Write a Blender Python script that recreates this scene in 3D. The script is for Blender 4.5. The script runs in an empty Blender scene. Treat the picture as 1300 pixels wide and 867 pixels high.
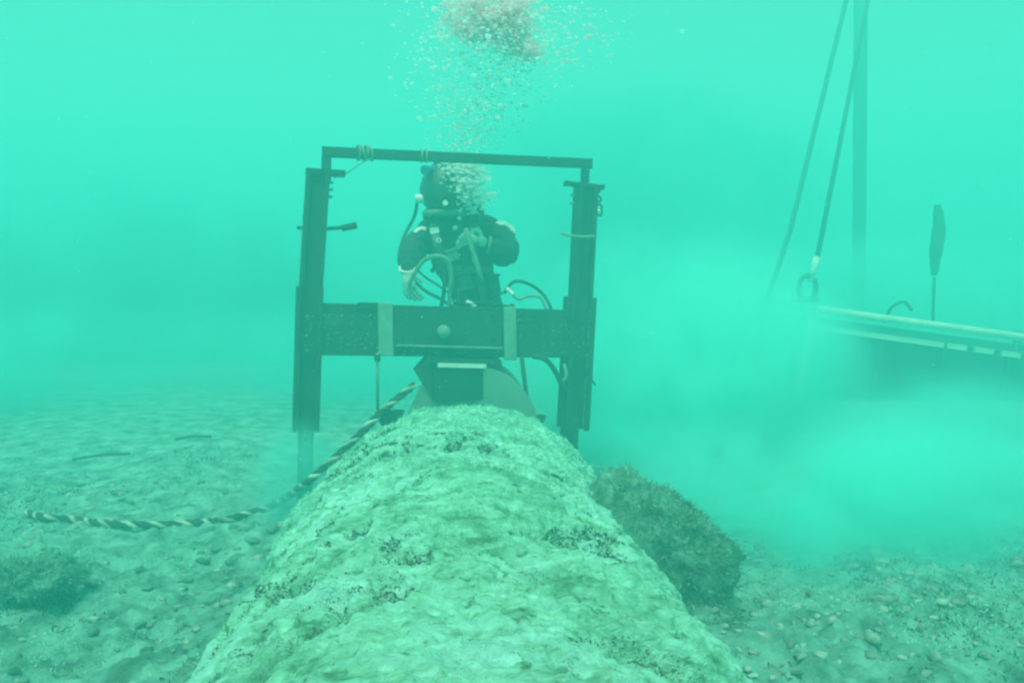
import bpy, bmesh, math, random
import numpy as np
from mathutils import Vector, Matrix, Euler

random.seed(7)
rng = np.random.default_rng(11)
S = bpy.context.scene
C = S.collection
R = math.radians

# ------------------------------------------------------------------ camera
CAMZ = 1.32
cam_d = bpy.data.cameras.new('camera')
cam = bpy.data.objects.new('camera', cam_d)
C.objects.link(cam)
cam.location = (0, 0, CAMZ)
cam.rotation_euler = Euler((R(90 - 5.0), 0, R(-3.78)), 'XYZ')
cam_d.sensor_width = 36
cam_d.lens = 36 * 1000 / 1300
cam_d.clip_start = 0.02
cam_d.clip_end = 400
S.camera = cam
CM = cam.rotation_euler.to_matrix()


def at(px, py, d):
    """point seen at photo pixel (px, py), d metres ahead of the camera (world y)"""
    v = CM @ Vector(((px - 650) / 1000, -(py - 433.5) / 1000, -1))
    return Vector((0, 0, CAMZ)) + v * (d / v.y)


# ------------------------------------------------------------------ light
SUN_EL, SUN_AZ = 68, 200          # azimuth measured from +Y towards +X
w = bpy.data.worlds.new('World')
S.world = w
w.use_nodes = True
nt = w.node_tree
bg = nt.nodes['Background']
sky = nt.nodes.new('ShaderNodeTexSky')
sky.sky_type = 'NISHITA'
sky.sun_disc = False
sky.sun_elevation = R(SUN_EL)
sky.sun_rotation = R(SUN_AZ)
tint = nt.nodes.new('ShaderNodeMix')
tint.data_type = 'RGBA'
tint.blend_type = 'MULTIPLY'
tint.inputs['Factor'].default_value = 1
tint.inputs['B'].default_value = (0.85, 1.0, 0.52, 1)     # daylight after the water overhead
nt.links.new(sky.outputs[0], tint.inputs['A'])
nt.links.new(tint.outputs['Result'], bg.inputs['Color'])
bg.inputs['Strength'].default_value = 0.14

sd = bpy.data.lights.new('sun', 'SUN')
sd.energy = 4.6
sd.angle = R(25)
sd.color = (0.9, 1.0, 0.90)
sun = bpy.data.objects.new('sun', sd)
C.objects.link(sun)
sv = Vector((math.sin(R(SUN_AZ)) * math.cos(R(SUN_EL)), math.cos(R(SUN_AZ)) * math.cos(R(SUN_EL)), math.sin(R(SUN_EL))))
sun.rotation_euler = sv.to_track_quat('Z', 'Y').to_euler()

S.view_settings.view_transform = 'Standard'
S.view_settings.look = 'None'
S.view_settings.exposure = 0.40
S.view_settings.gamma = 1
S.view_settings.use_curve_mapping = False
S.render.engine = 'CYCLES'
S.cycles.volume_bounces = 10
S.cycles.max_bounces = 12
S.cycles.volume_max_steps = 128
S.cycles.use_denoising = True
S.cycles.filter_width = 2.4
S.render.film_transparent = False


# ------------------------------------------------------------------ noise
PERM = rng.random((64, 64, 64)).astype(np.float32)


def vnoise(x, y, z=0.0):
    x = np.asarray(x, float); y = np.asarray(y, float); z = np.asarray(z, float) + 0 * x
    xi, yi, zi = np.floor(x).astype(int), np.floor(y).astype(int), np.floor(z).astype(int)
    fx, fy, fz = x - xi, y - yi, z - zi
    fx, fy, fz = [f * f * (3 - 2 * f) for f in (fx, fy, fz)]
    def g(a, b, c): return PERM[(xi + a) & 63, (yi + b) & 63, (zi + c) & 63]
    c00 = g(0, 0, 0) * (1 - fx) + g(1, 0, 0) * fx
    c10 = g(0, 1, 0) * (1 - fx) + g(1, 1, 0) * fx
    c01 = g(0, 0, 1) * (1 - fx) + g(1, 0, 1) * fx
    c11 = g(0, 1, 1) * (1 - fx) + g(1, 1, 1) * fx
    return ((c00 * (1 - fy) + c10 * fy) * (1 - fz) + (c01 * (1 - fy) + c11 * fy) * fz) * 2 - 1


def fbm(x, y, z=0.0, o=4, g=0.5):
    s = 0; a = 1; f = 1
    for k in range(o):
        s = s + a * vnoise(np.asarray(x) * f + 17.3 * k, np.asarray(y) * f + 5.1 * k, np.asarray(z) * f + 9.7 * k)
        a *= g; f *= 2.03
    return s


# ------------------------------------------------------------------ materials
def node_mat(name):
    m = bpy.data.materials.new(name)
    m.use_nodes = True
    return m, m.node_tree, m.node_tree.nodes['Principled BSDF']


def mat(name, c1, c2=None, rough=0.8, scale=8.0, bump=0.3, bscale=None, metal=0.0, bdist=0.01, spec=0.3, stretch=None, c3=None):
    m, t, b = node_mat(name)
    c2 = c2 or tuple(x * 0.6 for x in c1)
    tc = t.nodes.new('ShaderNodeTexCoord')
    src = tc.outputs['Object']
    if stretch:
        mp = t.nodes.new('ShaderNodeMapping')
        mp.inputs['Scale'].default_value = stretch
        t.links.new(src, mp.inputs[0]); src = mp.outputs[0]
    n = t.nodes.new('ShaderNodeTexNoise')
    n.inputs['Scale'].default_value = scale
    n.inputs['Detail'].default_value = 8
    n.inputs['Roughness'].default_value = 0.65
    t.links.new(src, n.inputs['Vector'])
    cr = t.nodes.new('ShaderNodeValToRGB')
    cr.color_ramp.elements[0].position = 0.36
    cr.color_ramp.elements[0].color = (*c2, 1)
    cr.color_ramp.elements[1].position = 0.62
    cr.color_ramp.elements[1].color = (*c1, 1)
    if c3:
        e = cr.color_ramp.elements.new(0.75); e.color = (*c3, 1)
    t.links.new(n.outputs[0], cr.inputs[0])
    t.links.new(cr.outputs[0], b.inputs['Base Color'])
    b.inputs['Roughness'].default_value = rough
    b.inputs['Metallic'].default_value = metal
    b.inputs['Specular IOR Level'].default_value = spec
    if bump:
        n2 = t.nodes.new('ShaderNodeTexNoise')
        n2.inputs['Scale'].default_value = bscale or scale * 4
        n2.inputs['Detail'].default_value = 10
        n2.inputs['Roughness'].default_value = 0.7
        t.links.new(src, n2.inputs['Vector'])
        bp = t.nodes.new('ShaderNodeBump')
        bp.inputs['Strength'].default_value = bump
        bp.inputs['Distance'].default_value = bdist
        t.links.new(n2.outputs[0], bp.inputs['Height'])
        t.links.new(bp.outputs[0], b.inputs['Normal'])
    return m


M = {}
M['seabed'] = mat('seabed_silt', (0.26, 0.62, 0.47), (0.08, 0.20, 0.145), 0.95, 7.0, 1.0, 26, bdist=0.03, c3=(0.32, 0.60, 0.48))
# pipe growth: broad mottling, fine fibrous streaks and dark weed stains
_m, _t, _b = node_mat('pipe_growth')
_tc = _t.nodes.new('ShaderNodeTexCoord')
def _nz(sc, det, st=None):
    n = _t.nodes.new('ShaderNodeTexNoise'); n.inputs['Scale'].default_value = sc; n.inputs['Detail'].default_value = det; n.inputs['Roughness'].default_value = .68; n.inputs['Distortion'].default_value = .5
    if st:
        mp = _t.nodes.new('ShaderNodeMapping'); mp.inputs['Scale'].default_value = st; mp.inputs['Rotation'].default_value = (0, 0, R(24))
        _t.links.new(_tc.outputs['Object'], mp.inputs[0]); _t.links.new(mp.outputs[0], n.inputs['Vector'])
    else: _t.links.new(_tc.outputs['Object'], n.inputs['Vector'])
    return n
def _ramp(src, stops):
    c = _t.nodes.new('ShaderNodeValToRGB'); _t.links.new(src, c.inputs[0])
    c.color_ramp.elements[0].position, c.color_ramp.elements[0].color = stops[0][0], (*stops[0][1], 1)
    c.color_ramp.elements[1].position, c.color_ramp.elements[1].color = stops[-1][0], (*stops[-1][1], 1)
    for p, k in stops[1:-1]: c.color_ramp.elements.new(p).color = (*k, 1)
    return c
_n1, _n2, _n3 = _nz(3.2, 7), _nz(16, 8, (.35, 1.0, 1.0)), _nz(24, 4)
_c1 = _ramp(_n1.outputs[0], [(.36, (.18, .54, .32)), (.50, (.40, .93, .70)), (.64, (.46, .98, .82))])
_c2 = _ramp(_n2.outputs[0], [(.35, (.20, .30, .18)), (.46, (.78, .86, .72)), (.55, (1, 1, 1))])
_c3 = _ramp(_n3.outputs[0], [(.32, (.22, .34, .14)), (.41, (1, 1, 1))])
_x = _c1.outputs[0]
for _c, _f in ((_c2, .85), (_c3, .9)):
    _mm = _t.nodes.new('ShaderNodeMix'); _mm.data_type = 'RGBA'; _mm.blend_type = 'MULTIPLY'; _mm.inputs['Factor'].default_value = _f
    _t.links.new(_x, _mm.inputs['A']); _t.links.new(_c.outputs[0], _mm.inputs['B']); _x = _mm.outputs['Result']
_t.links.new(_x, _b.inputs['Base Color']); _b.inputs['Roughness'].default_value = .95
_n4 = _nz(40, 10, (.5, 1, 1)); _bp = _t.nodes.new('ShaderNodeBump'); _bp.inputs['Strength'].default_value = 1; _bp.inputs['Distance'].default_value = .035
_t.links.new(_n4.outputs[0], _bp.inputs['Height']); _t.links.new(_bp.outputs[0], _b.inputs['Normal'])
M['growth'] = _m
M['growth_dark'] = mat('dark_growth', (0.22, 0.50, 0.34), (0.09, 0.20, 0.135), 0.95, 11, 1.0, 45, bdist=0.03, c3=(0.42, 0.74, 0.56))
M['algae'] = mat('pale_algae', (0.34, 0.78, 0.56), (0.20, 0.50, 0.36), 0.95, 6, 0)
M['algae_crack_shade'] = mat('dark_algae_crack_shade', (0.08, 0.15, 0.10), (0.035, 0.07, 0.045), 0.95, 9, 0)  # dark turf on the seabed; on the pipe it paints the cracks' shade
M['steel'] = mat('painted_steel', (0.035, 0.07, 0.056), (0.018, 0.036, 0.03), 0.75, 6, 0.6, 40, c3=(0.10, 0.18, 0.14))
M['steel_dark'] = mat('dark_steel', (0.022, 0.04, 0.034), (0.012, 0.024, 0.02), 0.7, 9, 0.3, 50)
M['steel_pale'] = mat('pale_steel', (0.20, 0.33, 0.27), (0.12, 0.21, 0.17), 0.7, 9, 0.3, 50)
M['webbing'] = mat('webbing', (0.22, 0.38, 0.30), (0.15, 0.27, 0.21), 0.9, 14, 0.5, 120)
M['bright'] = mat('bare_metal', (0.80, 0.85, 0.80), (0.6, 0.66, 0.62), 0.35, 12, 0.1, 60)
M['collar'] = mat('pipe_coating', (0.20, 0.33, 0.26), (0.14, 0.24, 0.19), 0.9, 4, 0.4, 30)
M['suit'] = mat('diving_suit', (0.035, 0.07, 0.062), (0.02, 0.042, 0.038), 0.85, 16, 0.6, 50, bdist=0.02)
M['strap'] = mat('strap_webbing', (0.10, 0.18, 0.14), (0.06, 0.11, 0.09), 0.85, 20, 0.4, 80)
M['suit_pale'] = mat('worn_fabric', (0.08, 0.15, 0.12), (0.045, 0.09, 0.075), 0.9, 20, 0.6, 60)
M['helmet'] = mat('helmet_shell', (0.05, 0.11, 0.085), (0.03, 0.07, 0.055), 0.45, 10, 0.15, 50, spec=0.5)
M['glass'] = mat('faceplate_glass', (0.02, 0.035, 0.04), (0.015, 0.02, 0.025), 0.08, 4, 0, spec=0.8)
M['glove'] = mat('glove_rubber', (0.36, 0.58, 0.47), (0.20, 0.34, 0.27), 0.8, 22, 0.4, 60)
M['hose'] = mat('hose_rubber', (0.035, 0.06, 0.05), (0.02, 0.035, 0.03), 0.6, 12, 0.2, 80)
M['hose_pale'] = mat('pale_hose', (0.22, 0.34, 0.26), (0.14, 0.23, 0.18), 0.6, 12, 0.2, 80)
M['rope_pale'] = mat('rope_pale', (0.60, 0.74, 0.55), (0.14, 0.22, 0.15), 0.9, 9, 0.4, 200)
M['rope_dark'] = mat('rope_dark', (0.05, 0.075, 0.045), (0.03, 0.045, 0.03), 0.9, 60, 0.4, 200)
M['reflect'] = mat('reflective_band', (0.85, 0.88, 0.80), (0.65, 0.70, 0.62), 0.4, 20, 0.1, 60)
M['blue'] = mat('blue_plastic', (0.05, 0.16, 0.30), (0.03, 0.10, 0.20), 0.5, 20, 0.1, 60)
M['yellow'] = mat('yellow_plastic', (0.20, 0.34, 0.03), (0.12, 0.22, 0.02), 0.5, 20, 0.1, 60)
M['bubble'] = mat('bubble_white', (0.95, 0.97, 0.95), (0.85, 0.95, 0.92), 0.15, 30, 0.0, spec=0.9)
M['bubble_pink'] = mat('bubble_pink', (1.0, 0.72, 0.76), (1.0, 0.84, 0.86), 0.25, 12, 0.0, spec=0.9)

for _k in ('bubble', 'bubble_pink'):                      # thin shells: half of the light goes through
    _t = M[_k].node_tree; _b = _t.nodes['Principled BSDF']; _o = _t.nodes['Material Output']
    _tr = _t.nodes.new('ShaderNodeBsdfTranslucent'); _mx = _t.nodes.new('ShaderNodeMixShader'); _mx.inputs[0].default_value = .65
    _t.links.new(_b.inputs['Base Color'].links[0].from_socket, _tr.inputs['Color'])
    _t.links.new(_b.outputs[0], _mx.inputs[1]); _t.links.new(_tr.outputs[0], _mx.inputs[2]); _t.links.new(_mx.outputs[0], _o.inputs['Surface'])
M['pebble'] = mat('pebble', (0.36, 0.52, 0.42), (0.08, 0.13, 0.10), 0.85, 9, 0.3, 60)
M['basket'] = mat('basket_steel', (0.05, 0.10, 0.08), (0.03, 0.065, 0.05), 0.8, 3, 0.3, 30)
M['basket_pale'] = mat('basket_rim', (0.55, 0.75, 0.62), (0.40, 0.58, 0.47), 0.6, 5, 0.3, 30)


# ------------------------------------------------------------------ helpers
def obj(name, data, m=None, parent=None, smooth=False):
    if isinstance(data, bmesh.types.BMesh):
        me = bpy.data.meshes.new(name)
        bmesh.ops.recalc_face_normals(data, faces=data.faces)
        data.to_mesh(me); data.free()
    else:
        me = data
    if smooth:
        me.polygons.foreach_set('use_smooth', [True] * len(me.polygons))
    if m is not None and not me.materials:
        me.materials.append(m)
    o = bpy.data.objects.new(name, me)
    C.objects.link(o)
    if parent is not None:
        o.parent = parent
        o.matrix_parent_inverse = parent_world(parent).inverted()
    return o


def parent_world(p):
    m = p.matrix_basis.copy()
    if p.parent is not None:
        m = parent_world(p.parent) @ p.matrix_parent_inverse @ m
    return m


def tag(o, label, cat, group=None, kind=None):
    if label: o['label'] = label
    if cat: o['category'] = cat
    if group: o['group'] = group
    if kind: o['kind'] = kind
    return o


def empty(name, loc, label, cat, group=None):
    o = bpy.data.objects.new(name, None)
    C.objects.link(o)
    o.location = loc
    o.empty_display_size = 0.1
    return tag(o, label, cat, group)


def BM(): return bmesh.new()


def bar(bm, P, Q, wd, th, n, bev=0.004):
    """box from P to Q, wd across (perpendicular to n), th along n"""
    P, Q, n = Vector(P), Vector(Q), Vector(n)
    a = (Q - P); L = a.length; a = a / L
    s = a.cross(n).normalized(); n2 = s.cross(a).normalized()
    r = bmesh.ops.create_cube(bm, size=1)
    vs = r['verts']
    for v in vs:
        c = v.co.copy()
        v.co = P + a * ((c.x + 0.5) * L) + s * (c.y * wd) + n2 * (c.z * th)
    if bev:
        es = list({e for v in vs for e in v.link_edges})
        bmesh.ops.bevel(bm, geom=es, offset=min(bev, wd * .3, th * .3), segments=1, affect='EDGES', profile=0.5)


def prism(bm, pts, n, th):
    """flat polygon of 3D points, given a thickness th along n"""
    n = Vector(n).normalized() * th / 2
    a = [bm.verts.new(Vector(p) - n) for p in pts]
    b = [bm.verts.new(Vector(p) + n) for p in pts]
    bm.faces.new(a[::-1]); bm.faces.new(b)
    k = len(pts)
    for i in range(k):
        bm.faces.new((a[i], a[(i + 1) % k], b[(i + 1) % k], b[i]))


def catmull(pts, n=8):
    pts = [Vector(p) for p in pts]
    P = [pts[0] * 2 - pts[1]] + pts + [pts[-1] * 2 - pts[-2]]
    out = []
    for i in range(1, len(P) - 2):
        for k in range(n):
            t = k / n
            a, b, c, d = P[i - 1], P[i], P[i + 1], P[i + 2]
            out.append(0.5 * ((2 * b) + (c - a) * t + (2 * a - 5 * b + 4 * c - d) * t * t + (3 * b - a - 3 * c + d) * t ** 3))
    out.append(pts[-1])
    return out


def tube(bm, pts, r, seg=10, close=False, flat=None):
    pts = [Vector(p) for p in pts]
    k = len(pts)
    rad = r if callable(r) else (lambda t: r)
    rings = []
    up = Vector((0, 0, 1))
    T0 = (pts[1] - pts[0]).normalized()
    if abs(T0.dot(up)) > 0.9: up = Vector((0, 1, 0))
    X = (up - T0 * up.dot(T0)).normalized()
    for i, p in enumerate(pts):
        if close: T = (pts[(i + 1) % k] - pts[i - 1]).normalized()
        else: T = (pts[min(i + 1, k - 1)] - pts[max(i - 1, 0)]).normalized()
        X = (X - T * X.dot(T)).normalized()
        Y = T.cross(X)
        q = rad(i / max(1, k - 1))
        rings.append([bm.verts.new(p + (X * math.cos(2 * math.pi * j / seg) + Y * math.sin(2 * math.pi * j / seg)) * q) for j in range(seg)])
    for i in range(k if close else k - 1):
        A, B = rings[i], rings[(i + 1) % k]
        for j in range(seg):
            bm.faces.new((A[j], A[(j + 1) % seg], B[(j + 1) % seg], B[j]))
    if not close:
        bm.faces.new(rings[0][::-1]); bm.faces.new(rings[-1])


def ring(bm, c, n, r, t, seg=20, a0=0, a1=360, ex=1.0):
    c, n = Vector(c), Vector(n).normalized()
    u = n.orthogonal().normalized()
    if abs(n.y) > .8: u = Vector((1, 0, 0)); u = (u - n * u.dot(n)).normalized()
    v = n.cross(u)
    full = a1 - a0 >= 360
    ps = [c + u * math.cos(R(a0 + (a1 - a0) * i / seg)) * r + v * math.sin(R(a0 + (a1 - a0) * i / seg)) * r * ex for i in range(seg if full else seg + 1)]
    tube(bm, ps, t, 8, close=full)


def cyl(bm, P, Q, r, r2=None, seg=24):
    r2 = r if r2 is None else r2
    tube(bm, [P, Q], lambda t: r + (r2 - r) * t, seg)


def ball(bm, c, r, sub=3, sc=(1, 1, 1)):
    q = bmesh.ops.create_icosphere(bm, subdivisions=sub, radius=1)
    for v in q['verts']:
        v.co = Vector(c) + Vector((v.co.x * sc[0] * r, v.co.y * sc[1] * r, v.co.z * sc[2] * r))


def grid_mesh(name, X, Y, Z):
    ny, nx = X.shape
    co = np.stack([X, Y, Z], -1).reshape(-1, 3)
    i = np.arange(ny - 1)[:, None] * nx + np.arange(nx - 1)[None, :]
    f = np.stack([i, i + 1, i + nx + 1, i + nx], -1).reshape(-1, 4)
    return raw_mesh(name, co, f)


def raw_mesh(name, co, f):
    me = bpy.data.meshes.new(name)
    n, k = f.shape
    me.vertices.add(len(co)); me.vertices.foreach_set('co', np.ascontiguousarray(co, dtype=np.float32).ravel())
    me.loops.add(n * k); me.loops.foreach_set('vertex_index', f.ravel().astype(np.int32))
    me.polygons.add(n)
    me.polygons.foreach_set('loop_start', (np.arange(n) * k).astype(np.int32))
    me.update(calc_edges=True); me.validate()
    return me


def blades(name, P, N, L, W, m, parent=None, lean=0.6):
    """a mass of small bent leaf blades rooted at P"""
    k = len(P)
    d = N + rng.normal(0, lean, (k, 3)); d /= np.linalg.norm(d, axis=1)[:, None]
    d2 = d + rng.normal(0, lean, (k, 3)); d2 /= np.linalg.norm(d2, axis=1)[:, None]
    s = np.cross(d, rng.normal(0, 1, (k, 3))); s /= np.linalg.norm(s, axis=1)[:, None]
    L = (L * rng.uniform(.5, 1.5, k))[:, None]; Wd = (W * rng.uniform(.6, 1.4, k))[:, None]
    a = P - d * .004
    mid = a + d * L * .55; tip = mid + d2 * L * .5
    co = np.stack([a - s * Wd * .6, a + s * Wd * .6, mid + s * Wd, mid - s * Wd, tip + s * Wd * .25, tip - s * Wd * .25], 1).reshape(-1, 3)
    b = np.arange(k)[:, None] * 6
    f = np.concatenate([b + np.array([[0, 1, 2, 3]]), b + np.array([[3, 2, 4, 5]])], 0)
    return obj(name, raw_mesh(name, co, f), m, parent)


# ------------------------------------------------------------------ haze (the water's own turbidity)
def vol_mat(name, col, dens, aniso=0.2):
    m = bpy.data.materials.new(name); m.use_nodes = True
    t = m.node_tree; t.nodes.clear()
    out = t.nodes.new('ShaderNodeOutputMaterial')
    v = t.nodes.new('ShaderNodeVolumePrincipled')
    v.inputs['Color'].default_value = (*col, 1)
    v.inputs['Density'].default_value = dens
    v.inputs['Anisotropy'].default_value = aniso
    t.links.new(v.outputs[0], out.inputs['Volume'])
    return m, t, v


HTOP, HBOT = 6.6, -1.6
bm = BM()
q = bmesh.ops.create_cube(bm, size=1)
for v in q['verts']:
    v.co = Vector((v.co.x * 110, (v.co.y + .5) * 85 - 20, HBOT if v.co.z < 0 else HTOP))
mh, _, _ = vol_mat('water_haze', (0.145, 0.865, 0.815), 0.118, 0.1)
haze = obj('haze', bm, mh)
tag(haze, 'pale green turbid sea water filling the whole view', 'haze', kind='stuff')


# ------------------------------------------------------------------ seabed
def ground_z(x, y):
    x = np.asarray(x, float); y = np.asarray(y, float)
    far = np.exp(-np.maximum(0, y - 3.5) / 2.0)
    z = 0.05 * far * fbm(x * .55 + 3, y * .55, 0, 3)
    z = z + 0.035 * far * fbm(x * 2.1, y * 2.1 + 9, 2, 3)
    near = np.exp(-np.maximum(0, y - 3.0) / 3.5)
    z = z + near * (0.050 * np.abs(fbm(x * 4.5, y * 5.5, 4, 5, .62)) + .030 * np.clip(vnoise(x * 9, y * 10, 14), 0, 1))
    # low hummock of growth, near left
    z = z + 0.16 * np.exp(-(((x + 1.45) / .5) ** 2 + ((y - 1.75) / .45) ** 2)) * (1 + .5 * fbm(x * 4, y * 4, 1, 3))
    # silt drifted against the pipe
    z = z + 0.05 * np.exp(-((np.abs(x) - .85) / .2) ** 2) * (y < 5.5)
    return z - 0.02


def axis(lo, hi, f0, f1, fine, grow):
    a = [*np.arange(f0, f1, fine)]
    s = fine; p = f1; up = []
    while p < hi: up.append(p); s *= grow; p += s
    up.append(hi)
    s = fine; p = f0; dn = []
    while p > lo: s *= grow; p -= s; dn.append(max(p, lo))
    return np.array(dn[::-1] + a + up)


xs = axis(-50, 50, -2.6, 3.0, 0.014, 1.06)
ys = axis(-15, 60, 1.0, 5.2, 0.014, 1.05)
X, Y = np.meshgrid(xs, ys)
me = grid_mesh('seabed', X, Y, ground_z(X, Y))
sb = obj('seabed', me, M['seabed'], smooth=True)
tag(sb, 'silty green seabed strewn with shell grit', 'seabed', kind='structure')

# ------------------------------------------------------------------ overgrown pipe
pipe = empty('overgrown_pipe', (0, 3.0, 0), 'large half buried pipe thick with pale green growth, running up to the steel frame', 'pipe')
PR, PCZ = 0.78, -0.145


def mound(th, y, masks=False):
    """th: angle from the crest"""
    e = np.clip((y - 3.75) / 0.55, 0, 1)
    rr = PR * (1 - 0.04 * e - 0.50 * np.clip((e - .60) / .40, 0, 1) ** 2.4)
    cx = 0.015 * np.sin(y * 1.7)
    sx, sz = np.sin(th), np.cos(th)
    u = th * PR
    wu = u + .07 * fbm(u * 2.3, y * 2.3, 40, 3); wy = y + .07 * fbm(u * 2.3, y * 2.3, 50, 3)
    # layers wrapped round the pipe, sagging obliquely off the crest
    q1 = wy * 1.0 - .30 * wu + .42 * np.abs(u); q2 = wu + .3 * wy
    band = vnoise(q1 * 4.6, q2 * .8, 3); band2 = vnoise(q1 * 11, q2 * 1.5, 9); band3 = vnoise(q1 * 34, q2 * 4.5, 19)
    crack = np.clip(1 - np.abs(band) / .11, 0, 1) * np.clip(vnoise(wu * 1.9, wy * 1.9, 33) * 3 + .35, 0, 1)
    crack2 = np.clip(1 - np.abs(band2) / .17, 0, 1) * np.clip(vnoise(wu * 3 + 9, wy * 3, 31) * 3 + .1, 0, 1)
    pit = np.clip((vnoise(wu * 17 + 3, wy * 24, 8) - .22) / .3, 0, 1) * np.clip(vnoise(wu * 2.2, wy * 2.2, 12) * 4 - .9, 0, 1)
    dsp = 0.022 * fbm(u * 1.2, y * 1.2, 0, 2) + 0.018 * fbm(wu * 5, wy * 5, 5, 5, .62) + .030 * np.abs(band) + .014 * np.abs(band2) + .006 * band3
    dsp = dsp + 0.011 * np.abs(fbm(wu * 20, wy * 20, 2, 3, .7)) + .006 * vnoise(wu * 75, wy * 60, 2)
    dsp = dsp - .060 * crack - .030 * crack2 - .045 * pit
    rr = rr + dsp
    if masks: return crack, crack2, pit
    return cx + sx * rr * 1.0, y + 0 * th, PCZ + sz * rr


ths = np.linspace(-R(100), R(100), 330)
yy = np.concatenate([np.arange(-0.6, .9, .03), np.arange(.9, 4.5, .0085)])
TH, YY = np.meshgrid(ths, yy)
X, Y, Z = mound(TH, YY)
me = grid_mesh('marine_growth', X, Y, Z)
obj('marine_growth', me, M['growth'], pipe, smooth=True)

# coated pipe that continues past the growth
bm = BM()
PX = 0.065
cyl(bm, (PX, 4.36, .43), (PX, 4.95, .43), .365, seg=64)
cyl(bm, (PX, 4.34, .43), (PX, 4.40, .43), .372, seg=64)
obj('pipe_collar', bm, M['collar'], pipe, smooth=False)
bm = BM()
cyl(bm, (PX, 4.95, .40), (PX - .1, 8.5, -.25), .30, seg=48)
obj('pipe_section', bm, M['collar'], pipe, smooth=True)


def mound_pts(k, y0, y1, t0, t1, bias=None):
    th = rng.uniform(t0, t1, k); y = rng.uniform(y0, y1, k)
    if bias is not None:
        keep = bias(th * PR, y); th, y = th[keep], y[keep]
    x, yy_, z = mound(th, y)
    N = np.stack([np.sin(th), np.zeros_like(th), np.cos(th)], 1)
    return np.stack([x, yy_, z], 1), N


P, N = mound_pts(80000, .95, 4.22, -1.35, 1.35, lambda u, y: vnoise(u * 3, y * 3, 3) + .6 * vnoise(u * 9, y * 9, 1) > -.1)
sz_ = np.clip(P[:, 1] / 3.0, .5, 1.3); a = blades('algae', P, N, .013 * sz_, .0014 * sz_, M['algae'], pipe, .9); a['kind'] = 'stuff'


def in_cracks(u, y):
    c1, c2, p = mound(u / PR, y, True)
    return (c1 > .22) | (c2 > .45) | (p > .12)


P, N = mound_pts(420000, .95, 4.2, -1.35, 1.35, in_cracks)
sz_ = np.clip(P[:, 1] / 3.6, .42, 1.15); a = blades('dark_algae_crack_shade', P, N, .015 * sz_, .0036 * sz_, M['algae_crack_shade'], pipe, .9); a['kind'] = 'stuff'  # dark blades only in cracks and pits: crevice shade put in as colour


def scatter_ground(k, x0, x1, y0, y1, f=None):
    x = rng.uniform(x0, x1, k); y = y0 + (y1 - y0) * rng.random(k) ** 1.3
    ok = np.abs(x) > .72
    if f is not None: ok &= f(x, y)
    x, y = x[ok], y[ok]
    return np.stack([x, y, ground_z(x, y)], 1)


P = scatter_ground(110000, -3.4, 3.6, 1.3, 6.2, lambda x, y: vnoise(x * 2.2, y * 2.2, 3) + .7 * vnoise(x * 8, y * 8, 1) > .05)
a = blades('algae_turf', P, np.tile([0, 0, 1.0], (len(P), 1)), .018, .0020, M['algae'], None, .9)
tag(a, 'short pale green algae turf on the seabed beside the pipe', 'algae', kind='stuff')
P = scatter_ground(60000, -3.4, 3.6, 1.3, 6.0, lambda x, y: vnoise(x * 1.6 + 4, y * 1.6, 13) + .6 * vnoise(x * 8, y * 8, 5) > .38)
a = blades('dark_algae_turf', P, np.tile([0, 0, 1.0], (len(P), 1)), .020, .0030, M['algae_crack_shade'], None, .9)
tag(a, 'dark algae patches scattered over the seabed', 'algae', kind='stuff')

# pebbles and shell grit
ico = bmesh.new(); bmesh.ops.create_icosphere(ico, subdivisions=1, radius=1)
IV = np.array([v.co[:] for v in ico.verts]); IF = np.array([[v.index for v in f.verts] for f in ico.faces]); ico.free()
ico = bmesh.new(); bmesh.ops.create_icosphere(ico, subdivisions=2, radius=1)
IV2 = np.array([v.co[:] for v in ico.verts]); IF2 = np.array([[v.index for v in f.verts] for f in ico.faces]); ico.free()


def lumps(name, P, r, sc, m, rough=.25, V=IV, F=IF, parent=None, smooth=False):
    k = len(P); nv = len(V)
    s = r[:, None, None] * (V[None] * sc[:, None, :] * (1 + rough * rng.normal(0, 1, (k, nv, 1))))
    an = rng.uniform(0, 6.28, k); c_, s_ = np.cos(an)[:, None], np.sin(an)[:, None]
    x = s[..., 0] * c_ - s[..., 1] * s_; y = s[..., 0] * s_ + s[..., 1] * c_
    co = (np.stack([x, y, s[..., 2]], -1) + P[:, None, :]).reshape(-1, 3)
    f = (F[None] + (np.arange(k) * nv)[:, None, None]).reshape(-1, 3)
    return obj(name, raw_mesh(name, co, f), m, parent, smooth)


P = scatter_ground(9000, -3.4, 3.6, 1.3, 5.0, lambda x, y: (vnoise(x * 1.4 + 2, y * 1.4, 30) > -.1) | (rng.random(len(x)) < .15))
k = len(P)
_q = scatter_ground(500, -3.2, -.7, 1.6, 5.0, lambda x, y: vnoise(x * 1.8 + 2, y * 1.8, 60) > -.1)
_r = rng.gamma(3.0, .0045, len(_q)) + .005
rub = lumps('rubble', _q, _r, np.stack([rng.uniform(.8, 1.7, len(_q)), rng.uniform(.7, 1.2, len(_q)), rng.uniform(.4, .8, len(_q))], 1), M['growth_dark'], .16, IV2, IF2, smooth=True)
tag(rub, 'weedy rubble strewn over the seabed left of the pipe', 'rubble', kind='stuff')
peb = lumps('pebbles', P, rng.gamma(2.0, .0042, k) + .003, np.stack([rng.uniform(.8, 1.5, k), rng.uniform(.6, 1.1, k), rng.uniform(.35, .8, k)], 1), M['pebble'])
tag(peb, 'shell grit and pebbles on the silty seabed', 'pebbles', kind='stuff')


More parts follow.
